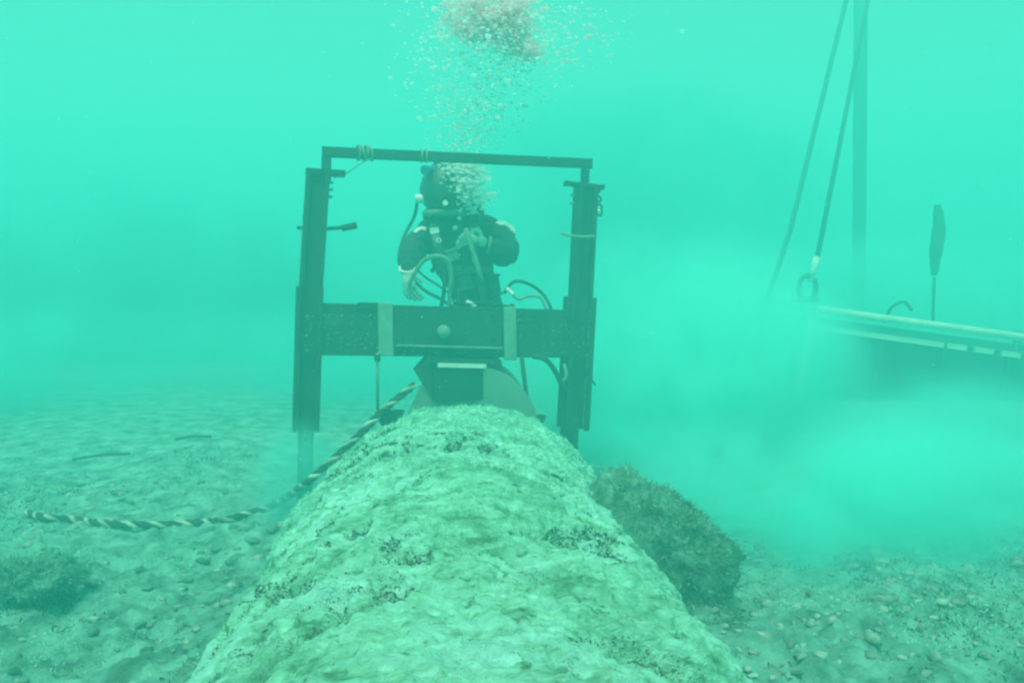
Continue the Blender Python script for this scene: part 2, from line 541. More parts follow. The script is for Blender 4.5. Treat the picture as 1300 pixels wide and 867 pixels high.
# ------------------------------------------------------------------ rocks
def rock(name, c, r, sc, m, label, cat, seedz, amp=.28, tufts=0, rot=0.0, boxy=0.0):
    root = empty(name, (c[0], c[1], c[2] - r * sc[2] * .6), label, cat)
    b = bmesh.new(); bmesh.ops.create_icosphere(b, subdivisions=6, radius=1)
    V = np.array([v.co[:] for v in b.verts]); F = np.array([[v.index for v in f.verts] for f in b.faces]); b.free()
    D = V.copy()
    if boxy:
        mx = np.max(np.abs(V), axis=1, keepdims=True)
        D = V * (1 - boxy) + V / mx * .82 * boxy
    s = 3.0
    n = 1 + amp * fbm(V[:, 0] * 1.3 + seedz, V[:, 1] * 1.3, V[:, 2] * 1.3, 4) * .6 + .05 * np.abs(fbm(V[:, 0] * 7 + seedz, V[:, 1] * 7, V[:, 2] * 7, 3, .7))
    co = D * n[:, None] * r * np.array(sc)
    c_, s_ = math.cos(rot), math.sin(rot)
    co = np.stack([co[:, 0] * c_ + co[:, 2] * s_, co[:, 1], -co[:, 0] * s_ + co[:, 2] * c_], 1) + np.array(c)
    o = obj('stone', raw_mesh('stone', co, F), m, root, smooth=True)
    if tufts:
        i = rng.integers(0, len(co), tufts)
        Nn = co[i] - np.array(c); Nn /= np.linalg.norm(Nn, axis=1)[:, None]
        t = blades('weed', co[i], Nn, .030, .0018, M['growth_dark'], root, .6); t['kind'] = 'stuff'
        i = rng.integers(0, len(co), tufts // 3)
        Nn = co[i] - np.array(c); Nn /= np.linalg.norm(Nn, axis=1)[:, None]
        t = blades('pale_weed', co[i], Nn, .022, .0014, M['algae'], root, .6); t['kind'] = 'stuff'
    return root


cc = at(833, 702, 3.05)
rock('broken_chunk', cc, .255, (1.12, .9, .98), M['growth_dark'], 'dark weedy angular chunk leaning against the right side of the overgrown pipe', 'rock', 4.2, .5, 9000, R(33), .85)
cc = at(890, 800, 2.75)
rock('stone_heap', cc + Vector((0, 0, -.03)), .17, (1.3, .9, .6), M['growth_dark'], 'low heap of dark stones at the foot of the weedy chunk', 'rock', 8.1, .4, 3500)
cc = at(38, 735, 3.22)
rock('weedy_rock', cc, .13, (1.15, .8, .55), M['growth_dark'], 'low dark weed-covered rock at the left edge of the view', 'rock', 1.7, .9, 3500)
cc = at(1212, 800, 2.9)
rock('small_rock', cc, .05, (1.2, 1, .8), M['growth_dark'], 'small dark rock on the gravel under the silt cloud, far right', 'rock', 6.6, .4, 600)
cc = at(985, 845, 2.6)
rock('flat_rock', cc, .09, (1.5, 1, .35), M['growth_dark'], 'flat dark rock low in the gravel right of the pipe', 'rock', 3.3, .4, 900)

for a_, b_, lab in (((92, 578), (165, 577), 'thin dark stick lying on the seabed, the nearer and longer of the two'), ((222, 555), (268, 556), 'thin dark stick lying on the seabed, the farther and shorter of the two')):
    p = at(*a_, 5.7 if a_[0] < 100 else 6.3); q = at(*b_, 5.7 if a_[0] < 100 else 6.3)
    p.z = float(ground_z(p.x, p.y)) + .012; q.z = float(ground_z(q.x, q.y)) + .018
    bm = BM(); tube(bm, catmull([p, (p + q) / 2 + Vector((0, 0, .012)), q], 6), .010, 8)
    tag(obj('stick', bm, M['rope_dark'], smooth=True), lab, 'stick')

# ------------------------------------------------------------------ steel frame
A0, A1 = at(385, 400, 4.30), at(735, 400, 4.62)
FU = (A1 - A0); FU.z = 0; FU.normalize()
FN = Vector((FU.y, -FU.x, 0)).normalized()
if FN.y > 0: FN = -FN                                # towards the camera
FP = at(560, 400, 4.45)


def fr(px, py, off=0.0):
    """point of the frame's own upright plane, off metres towards the camera"""
    o = Vector((0, 0, CAMZ)); v = CM @ Vector(((px - 650) / 1000, -(py - 433.5) / 1000, -1))
    t = ((FP + FN * off) - o).dot(FN) / v.dot(FN)
    return o + v * t


frame = empty('lifting_frame', (FP.x, FP.y, 0), 'tall dark steel lifting frame with two legs straddling the overgrown pipe', 'steel frame')

bm = BM()
bar(bm, fr(409, 193), fr(750, 208), .052, .052, FN)
obj('top_bar', bm, M['steel'], frame)
for a_, b_ in (((414.5, 199), (414, 228)), ((743, 214), (742, 240))):
    bm = BM(); bar(bm, fr(*a_), fr(*b_), .042, .042, FN); obj('top_post', bm, M['steel'], frame)


def column(top, bot, wd, m=M['steel']):
    """H-section column with its open side to the camera: two flanges and a web"""
    bm = BM()
    P, Q = fr(*top), fr(*bot)
    a = (Q - P).normalized(); s = a.cross(FN).normalized()
    for k in (-1, 1):
        bar(bm, P + s * (k * (wd / 2 - .011)), Q + s * (k * (wd / 2 - .011)), .022, .13, FN)
    bar(bm, P + FN * .02, Q + FN * .02, wd - .046, .018, FN, 0)
    return obj('column', bm, m, frame)


column((403.5, 222), (394, 372), .122)
column((744, 236), (736.5, 386), .112)


def leg(top, bot, wd, foot, fw, outer):
    bm = BM()
    P, Q = fr(*top), fr(*bot)
    a = (Q - P).normalized(); s = a.cross(FN).normalized()
    for k in (-1, 1):
        bar(bm, P + s * (k * (wd / 2 - .013)) + FN * .004, Q + s * (k * (wd / 2 - .013)) + FN * .004, .026, .15, FN)
    bar(bm, P + FN * .03, Q + FN * .03, wd - .054, .018, FN, 0)
    l = obj('leg', bm, M['steel'], frame)
    bm = BM()
    T = fr(foot[0], foot[1]); 
    bar(bm, T, fr(foot[2], foot[3]), fw, .085, FN)
    obj('leg_extension', bm, M['steel'], l)
    bm = BM(); E = fr(foot[2], foot[3])
    bar(bm, E + Vector((0, 0, -.015)), E + Vector((0, 0, .005)), .24, .24, FN)
    obj('foot_plate', bm, M['steel'], l)


leg((393, 364), (388, 545), .142, (389, 520, 386, 668), .082, -1)
leg((736, 378), (727, 543), .146, (724, 520, 719, 632), .088, 1)

# main cross beam: plates of slightly different height
bm = BM()
bar(bm, fr(382, 417), fr(748, 424), .265, .11, FN, .006)
obj('cross_beam', bm, M['steel'], frame)
bm = BM()
bar(bm, fr(455, 387.5, .06), fr(480, 388, .06), .022, .02, FN)
bar(bm, fr(500, 392, .06), fr(637, 396, .06), .02, .024, FN)
obj('beam_lip', bm, M['steel_dark'], frame)
bm = BM()
bar(bm, fr(500, 416, .07), fr(637, 420, .07), .215, .03, FN, .004)
cp = obj('centre_plate', bm, M['steel'], frame)
bm = BM(); bar(bm, fr(503, 438.5, .095), fr(637, 442, .095), .010, .03, FN, .002)
obj('plate_edge', bm, M['steel_pale'], cp)
bm = BM(); ball(bm, fr(563, 421, .092), .037, 3, (1, .75, 1))
obj('knob', bm, M['steel_pale'], cp, smooth=True)
for x in (512, 626):
    for y in (402, 430):
        bm = BM(); c = fr(x, y, .085); cyl(bm, c, c + FN * .014, .011, seg=6); obj('bolt', bm, M['steel_dark'], cp)
for x, y in ((384, 400), (384, 440), (402, 400), (402, 440), (727, 405), (727, 446), (745, 405), (745, 446)):
    bm = BM(); c = fr(x, y, .075); cyl(bm, c, c + FN * .018, .010, seg=6); obj('bolt', bm, M['steel_dark'], frame)

def fouling(k, quad, off):
    a, b = rng.random(k), rng.random(k)
    pts = []
    for i in range(k):
        x0, x1 = quad[0][0] * (1 - b[i]) + quad[3][0] * b[i], quad[1][0] * (1 - b[i]) + quad[2][0] * b[i]
        y0, y1 = quad[0][1] * (1 - b[i]) + quad[3][1] * b[i], quad[1][1] * (1 - b[i]) + quad[2][1] * b[i]
        if vnoise(x0 * .09 + a[i] * 9, y0 * .11 + b[i] * 6, 3) + .5 * random.random() < .25: continue
        pts.append(fr(x0 + (x1 - x0) * a[i], y0 + (y1 - y0) * a[i], off)[:])
    return pts


_f = fouling(900, ((382, 386), (748, 393), (748, 396), (382, 389)), .03) + fouling(900, ((388, 224), (391, 224), (379, 372), (376, 372)), .05) \
    + fouling(500, ((416, 224), (419, 224), (411, 380), (408, 380)), .05) + fouling(900, ((756, 240), (758, 240), (751, 385), (749, 385)), .05) \
    + fouling(900, ((376, 366), (379, 366), (378, 545), (374, 545)), .06) + fouling(900, ((750, 380), (753, 380), (742, 540), (739, 540)), .06) \
    + fouling(700, ((410, 191), (750, 206), (750, 208), (410, 193)), .0) + fouling(1200, ((383, 390), (745, 398), (744, 454), (383, 448)), .056) \
    + fouling(700, ((384, 545), (394, 545), (392, 660), (382, 660)), .044)
_f = np.array(_f)
a = blades('fouling', _f, np.tile(np.array(FN[:]) * .5 + np.array([0, 0, .3]), (len(_f), 1)), .011, .0016, M['algae'], frame, .9); a['kind'] = 'stuff'

# T bars and pins
for a_, b_, c_ in (((389, 218), (437, 221), .024), ((718, 233), (765, 238), .024)):
    bm = BM(); bar(bm, fr(*a_, .02), fr(*b_, .02), c_, .06, FN, .004); obj('cap_bar', bm, M['steel_dark'], frame)
bm = BM(); tube(bm, catmull([fr(377, 289, .0), fr(400, 291), fr(434, 289, .02), fr(453, 285, .03)], 4), .010, 8)
cyl(bm, fr(434, 290, .02), fr(453, 286, .03), .018, seg=12)
obj('locking_pin', bm, M['steel_dark'], frame, smooth=True)
bm = BM(); tube(bm, catmull([fr(713, 296, .0), fr(722, 299, .08), fr(738, 301, .09), fr(755, 300, .08)], 4), .009, 8)
obj('tie_line', bm, M['steel_pale'], frame, smooth=True)
bm = BM()
for k, (x, y, r_) in enumerate(((758, 243, .014), (760, 253, .016), (760, 264, .020), (761, 270, .018))):
    ring(bm, fr(x, y, .03), Vector((.4 if k % 2 else -.5, -1, .2)), r_, .006, 14)
obj('chain', bm, M['steel_dark'], frame, smooth=True)
bm = BM(); c = fr(760, 268, .05); ball(bm, c, .012, 2); obj('shackle_pin', bm, M['bright'], frame, smooth=True)
for x, y in [(728, 248), (727, 258), (420, 232), (420, 241), (419, 250)]:
    bm = BM(); c = fr(x, y, .02); cyl(bm, c - FU * .014, c + FU * .012, .008, seg=8)
    obj('stud', bm, M['steel_pale'], frame)

# knot of cord on the top bar and the thin line it holds
bm = BM()
for k in range(4):
    ring(bm, fr(455 + k * 5, 194 + (k % 2), .0), FU + Vector((0, .2, .3 * (k % 2))), .038, .007, 14)
tube(bm, catmull([fr(474, 200, .03), fr(458, 208, .04), fr(440, 220, .03), fr(424, 226, .03)], 5), .0035, 6)
tag(obj('lashing_cord', bm, M['steel_pale'], smooth=True), 'pale cord knotted round the top bar of the steel frame, near its left corner', 'cord')
bm = BM()
for k in range(2):
    ring(bm, fr(535 + k * 6, 198, .0), FU, .034, .006, 14)
tag(obj('lashing_cord', bm, M['steel_pale'], smooth=True), 'small pale cord lashing on the top bar above the diver', 'cord')

# webbing slings hung over the beam, with rods and shackle plates below
for (x0, y0, x1, y1, wpx, lab) in ((489, 386, 490, 450, 18, 'wide pale webbing strap over the cross beam, left of the centre plate'), (647, 391, 648, 455, 16, 'narrower pale webbing strap over the cross beam, right of the centre plate')):
    wd = wpx / 1000 * 4.45
    bm = BM()
    loop = [fr(x0, y0, .09), fr(x1, y1, .09), fr(x1, y1 + 1, -.065), fr(x0, y0 - 1, -.065)]
    for i in range(4):
        p, q_ = loop[i], loop[(i + 1) % 4]
        n = FN if i in (0, 2) else Vector((0, 0, 1))
        bar(bm, p, q_, wd, .008, n, 0) if i in (0, 2) else bar(bm, p + FN * (.004 if i == 3 else .004), q_, wd, .008, n, 0)
    tag(obj('webbing_strap', bm, M['webbing']), lab, 'strap')

bk = empty('hanging_bracket', fr(495, 535, .20), 'triangular steel plate hung on a thin pale rod left of the pipe crest', 'bracket')
bm = BM(); tube(bm, [fr(479, 448, .20), fr(479.5, 520, .20)], .008, 8); obj('rod', bm, M['steel_pale'], bk, smooth=True)
bm = BM(); c = fr(479, 454, .20); cyl(bm, c + Vector((0, 0, .018)), c - Vector((0, 0, .018)), .017, seg=8); obj('rod_nut', bm, M['steel_dark'], bk)
bm = BM(); prism(bm, [fr(476, 524, .20), fr(488, 521, .20), fr(513, 521, .20), fr(503, 540, .20), fr(490, 548, .20), fr(481, 535, .20)], FN, .05)
obj('plate', bm, M['steel'], bk)
bk = empty('hanging_bracket', fr(683, 535, .18), 'triangular steel plate at the foot of a dark rod right of the pipe crest', 'bracket')
bm = BM(); tube(bm, [fr(662, 452, .18), fr(671.5, 528, .18)], .012, 8); obj('rod', bm, M['steel_dark'], bk, smooth=True)
bm = BM(); prism(bm, [fr(664, 526, .18), fr(692, 527, .18), fr(686, 540, .18), fr(678, 543, .18), fr(673, 532, .18)], FN, .05)
obj('plate', bm, M['steel'], bk)

# clamp saddle under the beam
clamp = empty('pipe_clamp', fr(585, 500, .02), 'dark steel clamp saddle with a bright bar, bolted under the centre of the cross beam', 'clamp')
bm = BM()
prism(bm, [fr(543, 452, .03), fr(632, 455, .03), fr(634, 470, .03), fr(628, 506, .03), (fr(548, 506, .03)), fr(538, 488, .03), fr(527, 470, .03)], FN, .16)
obj('saddle', bm, M['steel'], clamp)
bm = BM(); bar(bm, fr(588, 468, .13), fr(588, 506, .13), .33, .05, FN, .006)
obj('jaw', bm, M['steel_dark'], clamp)
bm = BM(); bar(bm, fr(556, 463, .15), fr(616, 464.5, .15), .018, .03, FN, .003)
obj('bright_bar', bm, M['bright'], clamp)
bm = BM(); bar(bm, fr(545, 457, .13), fr(630, 460, .13), .02, .05, FN, .003)
obj('jaw_hinge', bm, M['steel'], clamp)


# ------------------------------------------------------------------ hoses
def hose(name, pts, r, m, label, cat='hose', n=8):
    bm = BM(); tube(bm, catmull(pts, n), r, 10)
    return tag(obj(name, bm, m, smooth=True), label, cat)


hose('hydraulic_hose', [fr(676, 452, .09), fr(692, 456, .10), fr(704, 470, .10), fr(714, 490, .08), fr(722, 500, .06)], .015, M['hose'], 'thick dark hydraulic hose curving from the beam underside into the right leg')
hose('hydraulic_hose', [fr(716, 462, .08), fr(719, 476, .1), fr(715, 484, .1)], .010, M['hose_pale'], 'short pale hose beside the right leg just under the beam')
hose('hydraulic_hose', [fr(640, 372, -.15), fr(652, 358, -.15), fr(670, 360, -.12), fr(688, 372, -.1), fr(698, 388, -.05), fr(700, 398, -.07)], .010, M['hose'], 'dark hose arching high over the beam right of the diver')
hose('hydraulic_hose', [fr(646, 368, -.08), fr(658, 380, -.08), fr(672, 376, -.08), fr(686, 378, -.08), fr(694, 394, -.07)], .008, M['hose_pale'], 'pale thin hose looping low over the beam right of the diver')
hose('loose_cable', [fr(744, 462, .03), fr(749, 478, .05), fr(756, 489, .06)], .006, M['hose'], 'loose cable end sticking out right of the right leg', 'cable')

# ------------------------------------------------------------------ twisted rope
rp = []
for px, py in ((34, 650), (58, 657), (90, 659), (130, 664), (170, 666), (205, 666), (250, 663), (290, 659), (320, 650), (350, 640)):
    v = (at(px, py, 1.0) - Vector((0, 0, CAMZ)))
    d = -CAMZ / v.z
    g = Vector((0, 0, CAMZ)) + v * d
    for _ in range(4):
        gz = float(ground_z(g.x, g.y)) + .02
        d = (gz - CAMZ) / v.z; g = Vector((0, 0, CAMZ)) + v * d
    rp.append(g)
rp += [at(392, 610, 4.02), at(422, 584, 4.05), at(455, 553, 4.1), at(490, 518, 4.15), at(527, 488, 4.22)]
path = catmull(rp, 40)
rope = empty('twisted_rope', rp[0], 'two-tone twisted rope lying on the seabed and rising past the left leg to the clamp', 'rope')
L = 0; cum = [0]
for i in range(1, len(path)): L += (path[i] - path[i - 1]).length; cum.append(L)
for s_, (m_, ph) in enumerate(((M['rope_pale'], 0), (M['rope_dark'], 2.09), (M['rope_dark'], 4.19))):
    pts = []
    for i, p in enumerate(path):
        T = (path[min(i + 1, len(path) - 1)] - path[max(0, i - 1)]).normalized()
        X_ = Vector((0, 0, 1)); X_ = (X_ - T * X_.dot(T)).normalized(); Y_ = T.cross(X_)
        an = cum[i] * 2 * math.pi / .135 + ph
        pts.append(p + (X_ * math.cos(an) + Y_ * math.sin(an)) * .0105)
    bm = BM(); tube(bm, pts, .0105, 8)
    st = obj('strand', bm, m_, rope, smooth=True)
    if s_ == 0: st['label'] = 'pale strand'

# ------------------------------------------------------------------ diver
pos = at(585, 445, 4.9)
diver = empty('person', (pos.x, 4.95, .80), 'helmeted diver in a dark suit behind the cross beam, arms bent round hoses', 'person')


def skinned(name, nodes, edges, m, parent, root=0, sub=3):
    me = bpy.data.meshes.new(name)
    me.from_pydata([tuple(n[0]) for n in nodes], edges, [])
    o = bpy.data.objects.new(name + '_tmp', me); C.objects.link(o)
    sk = o.modifiers.new('skin', 'SKIN'); sk.use_smooth_shade = True
    layer = me.skin_vertices[0].data
    for i, n in enumerate(nodes):
        r_ = n[1] if isinstance(n[1], tuple) else (n[1], n[1])
        layer[i].radius = r_
        layer[i].use_root = (i == root)
    ss = o.modifiers.new('sub', 'SUBSURF'); ss.levels = sub; ss.render_levels = sub
    dg = bpy.context.evaluated_depsgraph_get(); dg.update()
    ev = bpy.data.meshes.new_from_object(o.evaluated_get(dg))
    bpy.data.objects.remove(o)
    ev.name = name
    # cloth folds
    k = len(ev.vertices); co = np.empty(k * 3); ev.vertices.foreach_get('co', co); co = co.reshape(-1, 3)
    nn = np.empty(k * 3); ev.vertices.foreach_get('normal', nn); nn = nn.reshape(-1, 3)
    if name == 'body':
        co += nn * (0.014 * np.abs(fbm(co[:, 0] * 9, co[:, 1] * 9, co[:, 2] * 20, 3)) + .006 * vnoise(co[:, 0] * 30, co[:, 1] * 30, co[:, 2] * 44))[:, None]
        ev.vertices.foreach_set('co', co.ravel())
    return obj(name, ev, m, parent, smooth=True)


LH = at(600, 304, 4.66); LW = at(618, 311, 4.70)       # his left hand (image right), raised to the chest
RH = at(519, 362, 4.64); RW = at(517, 344, 4.70)       # his right hand (image left), low
nodes = [
    (at(606, 410, 5.02), (.155, .14)),   # 0 pelvis
    (at(605, 378, 5.00), (.145, .135)),  # 1 waist
    (at(592, 340, 4.97), (.185, .155)),  # 2 chest
    (at(582, 306, 4.95), (.215, .145)),  # 3 upper chest
    (at(573, 280, 4.93), (.12, .11)),    # 4 neck
    (at(566, 255, 4.88), (.10, .10)),    # 5 head (inside the helmet)
    (at(622, 293, 4.95), .108),          # 6 l shoulder
    (at(640, 309, 4.89), .102),          # 7 l upper arm
    (at(644, 326, 4.79), .088),          # 8 l elbow
    (at(632, 319, 4.73), .070),          # 9 l forearm
    (LW, .046),                          # 10 l wrist
    (at(541, 297, 4.95), .105),          # 11 r shoulder
    (at(528, 312, 4.90), .092),          # 12 r upper arm
    (at(520, 329, 4.82), .078),          # 13 r elbow
    (at(518, 340, 4.76), .058),          # 14
    (RW, .042),                          # 15 r wrist
    (at(582, 425, 4.98), .115),          # 16 r hip
    (at(566, 441, 4.72), .085),          # 17 r knee
    (at(570, 440, 5.15), .065),          # 18 r ankle
    (at(570, 442, 5.30), .05),           # 19 r toe
    (at(622, 427, 4.98), .115),          # 20 l hip
    (at(628, 443, 4.74), .085),          # 21 l knee
    (at(622, 440, 5.15), .065),          # 22
    (at(622, 442, 5.30), .05),           # 23
]
edges = [(0, 1), (1, 2), (2, 3), (3, 4), (4, 5), (3, 6), (6, 7), (7, 8), (8, 9), (9, 10), (3, 11), (11, 12), (12, 13), (13, 14), (14, 15),
         (0, 16), (16, 17), (17, 18), (18, 19), (0, 20), (20, 21), (21, 22), (22, 23)]
body = skinned('body', nodes, edges, M['suit'], diver)


def glove(wr, palm, fdir, tdir, curl):
    """palm and five bent fingers; fdir finger direction, tdir the thumb side, curl the way the fingers close"""
    fdir = fdir.normalized(); tdir = (tdir - fdir * tdir.dot(fdir)).normalized(); curl = curl.normalized()
    nd = [(wr, .034), (wr * .4 + palm * .6, (.042, .026)), (palm, (.046, .024))]
    ed = [(0, 1), (1, 2)]
    for k, ln in enumerate((.078, .088, .082, .066)):
        b = palm + tdir * (.034 - .023 * k) + fdir * .012
        d = fdir
        prev = 2; p = b
        for j, s_ in enumerate((.0, .42, .33, .25)):
            if j: d = (d + curl * .62).normalized()
            p = p + d * ln * s_ if j else b + fdir * .02
            nd.append((p, .0115 - .0008 * j)); ed.append((prev, len(nd) - 1)); prev = len(nd) - 1
    p = wr * .5 + palm * .5 + tdir * .035
    nd.append((p, .015)); ed.append((1, len(nd) - 1))
    p = p + (tdir + fdir * .7).normalized() * .035; nd.append((p, .013)); ed.append((len(nd) - 2, len(nd) - 1))
    p = p + (fdir + curl * .6).normalized() * .03; nd.append((p, .011)); ed.append((len(nd) - 2, len(nd) - 1))
    return skinned('glove', nd, ed, M['glove'], diver, 0, 2)


glove(LW, LH, Vector((-1, -.2, .25)), Vector((-.1, -.2, 1)), Vector((-.2, -.1, -1)))
glove(RW, RH, Vector((.2, -.5, -1)), Vector((1, -.2, .1)), Vector((.8, .4, -.3)))

# helmet
hc = at(566, 243, 4.86)
hel = bmesh.new()
ball(hel, hc, .158, 4, (1.0, 1.08, 1.10))
for v in hel.verts:
    d = v.co - hc
    if d.z < -.06: v.co.x = hc.x + d.x * (1 - (-.06 - d.z) * 2.2); v.co.y = hc.y + d.y * (1 - (-.06 - d.z) * 1.6)
helmet = obj('helmet', hel, M['helmet'], diver, smooth=True)
bm = BM(); ring(bm, hc + Vector((0, 0, -.135)), (0, 0, 1), .125, .020, 28); obj('neck_ring', bm, M['steel_pale'], helmet, smooth=True)
bm = BM(); ball(bm, hc + Vector((.005, -.115, .015)), .075, 3, (1.1, .55, .8)); obj('faceplate', bm, M['glass'], helmet, smooth=True)
bm = BM(); ring(bm, hc + Vector((.005, -.135, .015)), (0, 1, 0), .080, .009, 28, ex=.78); obj('faceplate_rim', bm, M['steel_pale'], helmet, smooth=True)
bm = BM(); c = hc + Vector((.0, -.16, -.08)); cyl(bm, c, c + Vector((0, -.06, -.01)), .042, .038); obj('regulator', bm, M['steel_dark'], helmet)
bm = BM(); c = hc + Vector((.0, -.225, -.09)); cyl(bm, c, c + Vector((0, -.008, 0)), .016, seg=16); obj('purge_button', bm, M['bright'], helmet)
bm = BM(); c = hc + Vector((-.15, -.05, -.05)); cyl(bm, c + Vector((.04, 0, 0)), c - Vector((.03, 0, 0)), .026); obj('side_valve', bm, M['bright'], helmet)
bm = BM(); c = hc + Vector((.15, -.05, -.05)); cyl(bm, c - Vector((.04, 0, 0)), c + Vector((.03, 0, 0)), .028); obj('side_valve', bm, M['steel_pale'], helmet)
bm = BM(); c = hc + Vector((-.085, -.08, .115)); cyl(bm, c, c + Vector((-.035, -.085, -.01)), .024, .028); obj('helmet_lamp', bm, M['blue'], helmet)
bm = BM(); c = hc + Vector((.045, -.04, .15)); cyl(bm, c, c + Vector((0, -.07, .01)), .02); obj('helmet_camera', bm, M['yellow'], helmet)
bm = BM(); tube(bm, catmull([hc + Vector((-.11, .02, .10)), hc + Vector((-.05, .0, .175)), hc + Vector((.05, .0, .175)), hc + Vector((.11, .02, .10))], 5), .009, 8); obj('carry_handle', bm, M['steel_dark'], helmet, smooth=True)

# harness, bailout bottle and fittings
bm = BM()
for a_ in ([at(550, 284, 4.80), at(556, 310, 4.74), at(572, 345, 4.77), at(588, 380, 4.82)], [at(602, 284, 4.80), at(600, 312, 4.74), at(608, 348, 4.77), at(614, 382, 4.82)],
           [at(556, 338, 4.86), at(572, 340, 4.77), at(596, 342, 4.745), at(622, 342, 4.84)], [at(580, 380, 4.88), at(590, 384, 4.82), at(612, 386, 4.82), at(634, 384, 4.9)]):
    pp = catmull(a_, 5)
    for i in range(len(pp) - 1): bar(bm, pp[i], pp[i + 1] + (pp[i + 1] - pp[i]) * .1, .045, .012, (0, -1, .05), 0)
hn = obj('harness', bm, M['strap'], diver)
bm = BM(); bar(bm, at(572, 318, 4.73), at(576, 330, 4.73), .055, .03, (0, -1, .1), .008); obj('gauge_console', bm, M['steel_pale'], hn)
bm = BM(); bar(bm, at(588, 345, 4.74), at(592, 366, 4.76), .085, .045, (0, -1, .1), .012); obj('chest_pouch', bm, M['suit_pale'], hn)
bm = BM(); bar(bm, at(625, 350, 4.86), at(629, 374, 4.88), .07, .05, (.3, -1, .1), .012); obj('side_pouch', bm, M['suit_pale'], hn)
for x, y in ((551, 290), (603, 290), (590, 384)):
    bm = BM(); bar(bm, at(x, y, 4.765), at(x + 1, y + 6, 4.765), .05, .012, (0, -1, .1), .003); obj('buckle', bm, M['bright'], hn)

for x, y in ((557, 305), (603, 330)):
    bm = BM(); ring(bm, at(x, y, 4.72), (0.5, -1, .5), .014, .004, 16); obj('harness_ring', bm, M['bright'], hn, smooth=True)
bm = BM(); c = at(578, 290, 4.76); ball(bm, c, .017, 2); obj('valve_knob', bm, M['bright'], diver, smooth=True)
bm = BM(); c = at(583, 277, 4.76); ball(bm, c, .014, 2); obj('valve_knob', bm, M['bright'], diver, smooth=True)
bm = BM(); c0, c1 = at(600, 392, 5.17), at(592, 292, 5.15)
tube(bm, [c0, c0.lerp(c1, .04), c0.lerp(c1, .1), c0.lerp(c1, .85), c0.lerp(c1, .94), c1], lambda t: .085 * min(1, .45 + 4 * min(t, 1 - t)), 20); obj('bailout_bottle', bm, M['steel_dark'], diver, smooth=True)
# reflective shoulder bands
bm = BM(); pp = catmull([at(624, 292, 4.86), at(631, 285, 4.86), at(640, 284, 4.88), at(648, 289, 4.90), at(652, 295, 4.90)], 5)
for i in range(len(pp) - 1): bar(bm, pp[i], pp[i + 1] + (pp[i + 1] - pp[i]) * .15, .032, .012, (.1, -.7, .6), 0)
obj('reflective_band', bm, M['reflect'], diver)
bm = BM(); pp = catmull([at(523, 300, 4.87), at(528, 294, 4.85), at(535, 290, 4.84), at(541, 291, 4.84)], 5)
for i in range(len(pp) - 1): bar(bm, pp[i], pp[i + 1] + (pp[i + 1] - pp[i]) * .15, .026, .012, (-.1, -.7, .6), 0)
obj('reflective_band', bm, M['reflect'], diver)
bm = BM(); ring(bm, RW + Vector((0, 0, .01)), (0.1, -.5, 1), .046, .010, 18); obj('cuff_ring', bm, M['reflect'], diver, smooth=True)
bm = BM(); ring(bm, LW + Vector((.012, 0, 0)), (1, .1, -.2), .046, .009, 18); obj('cuff_ring', bm, M['steel_pale'], diver, smooth=True)

# tool and hoses in the diver's hands
bm = BM(); tube(bm, [at(591, 290, 4.60), at(596, 306, 4.60), at(608, 344, 4.62), at(612, 356, 4.63)], .014, 12)
tag(obj('hand_tool', bm, M['hose_pale'], smooth=True), 'pale rod-like tool held upright in the gloved hand raised to the chest', 'tool')
hose('air_hose', [at(519, 362, 4.60), at(526, 348, 4.58), at(538, 331, 4.56), at(555, 325, 4.55), at(568, 331, 4.56), at(573, 350, 4.58), at(571, 372, 4.6), at(570, 392, 4.62)], .013, M['hose_pale'], 'pale hose arched from the lower gloved hand down behind the beam')
hose('air_hose', [at(548, 345, 4.70), at(556, 334, 4.68), at(563, 342, 4.68), at(564, 365, 4.66), at(560, 392, 4.66)], .012, M['hose'], 'dark hose inside the pale hose arch in front of the diver')
hose('air_hose', [hc + Vector((.16, -.03, -.06)), at(612, 268, 4.9), at(606, 290, 4.78), at(590, 330, 4.74), at(586, 370, 4.78), at(590, 392, 4.85)], .012, M['hose'], 'dark hose running from the side of the helmet down the diver\'s chest')
hose('umbilical_hose', [hc + Vector((-.17, -.03, -.05)), at(526, 275, 4.98), at(511, 305, 4.95), at(507, 335, 4.85), at(522, 352, 4.78), at(538, 368, 4.72), at(560, 380, 4.65), at(575, 390, 4.6)], .010, M['hose'], 'dark umbilical hose looping outside the diver\'s lower arm')
hose('umbilical_hose', [at(527, 340, 4.6), at(540, 352, 4.6), at(556, 362, 4.6), at(575, 376, 4.62), at(590, 386, 4.64)], .006, M['hose'], 'thin dark line slanting across the hose arch', 'line')
hose('hose_fitting', [at(592, 383, 4.58), at(604, 389, 4.57)], .013, M['bright'], 'short bright metal fitting lying on the beam in front of the diver', 'fitting')
hose('hose_fitting', [at(643, 366, 4.62), at(652, 374, 4.61)], .011, M['bright'], 'bright metal fitting where the hoses meet right of the diver', 'fitting')
bm = BM(); bar(bm, at(578, 389, 4.58), at(650, 393, 4.62), .05, .05, (0, -1, 0), .01)
tag(obj('hose_manifold', bm, M['steel_dark']), 'dark block of hose connectors resting on top of the cross beam', 'manifold')


# ------------------------------------------------------------------ bubbles
def bubbles(name, k, fn, rmean, m, label, V=IV2, F=IF2):
    P = np.array([fn() for _ in range(k)])
    r = rng.gamma(2.2, rmean / 2.2, k) + .0012
    sc = np.stack([rng.uniform(1, 1.5, k), rng.uniform(.9, 1.2, k), rng.uniform(.55, .85, k)], 1)
    o = lumps(name, P, r, sc, m, .05, V, F, smooth=True)
    return tag(o, label, 'bubbles', kind='stuff')


def g(a, s): return random.gauss(a, s)


def near_head():
    t = random.random()
    return at(g(602 - 14 * t, 9 + 7 * t), 262 - 55 * t + g(0, 5), g(4.70, .05))


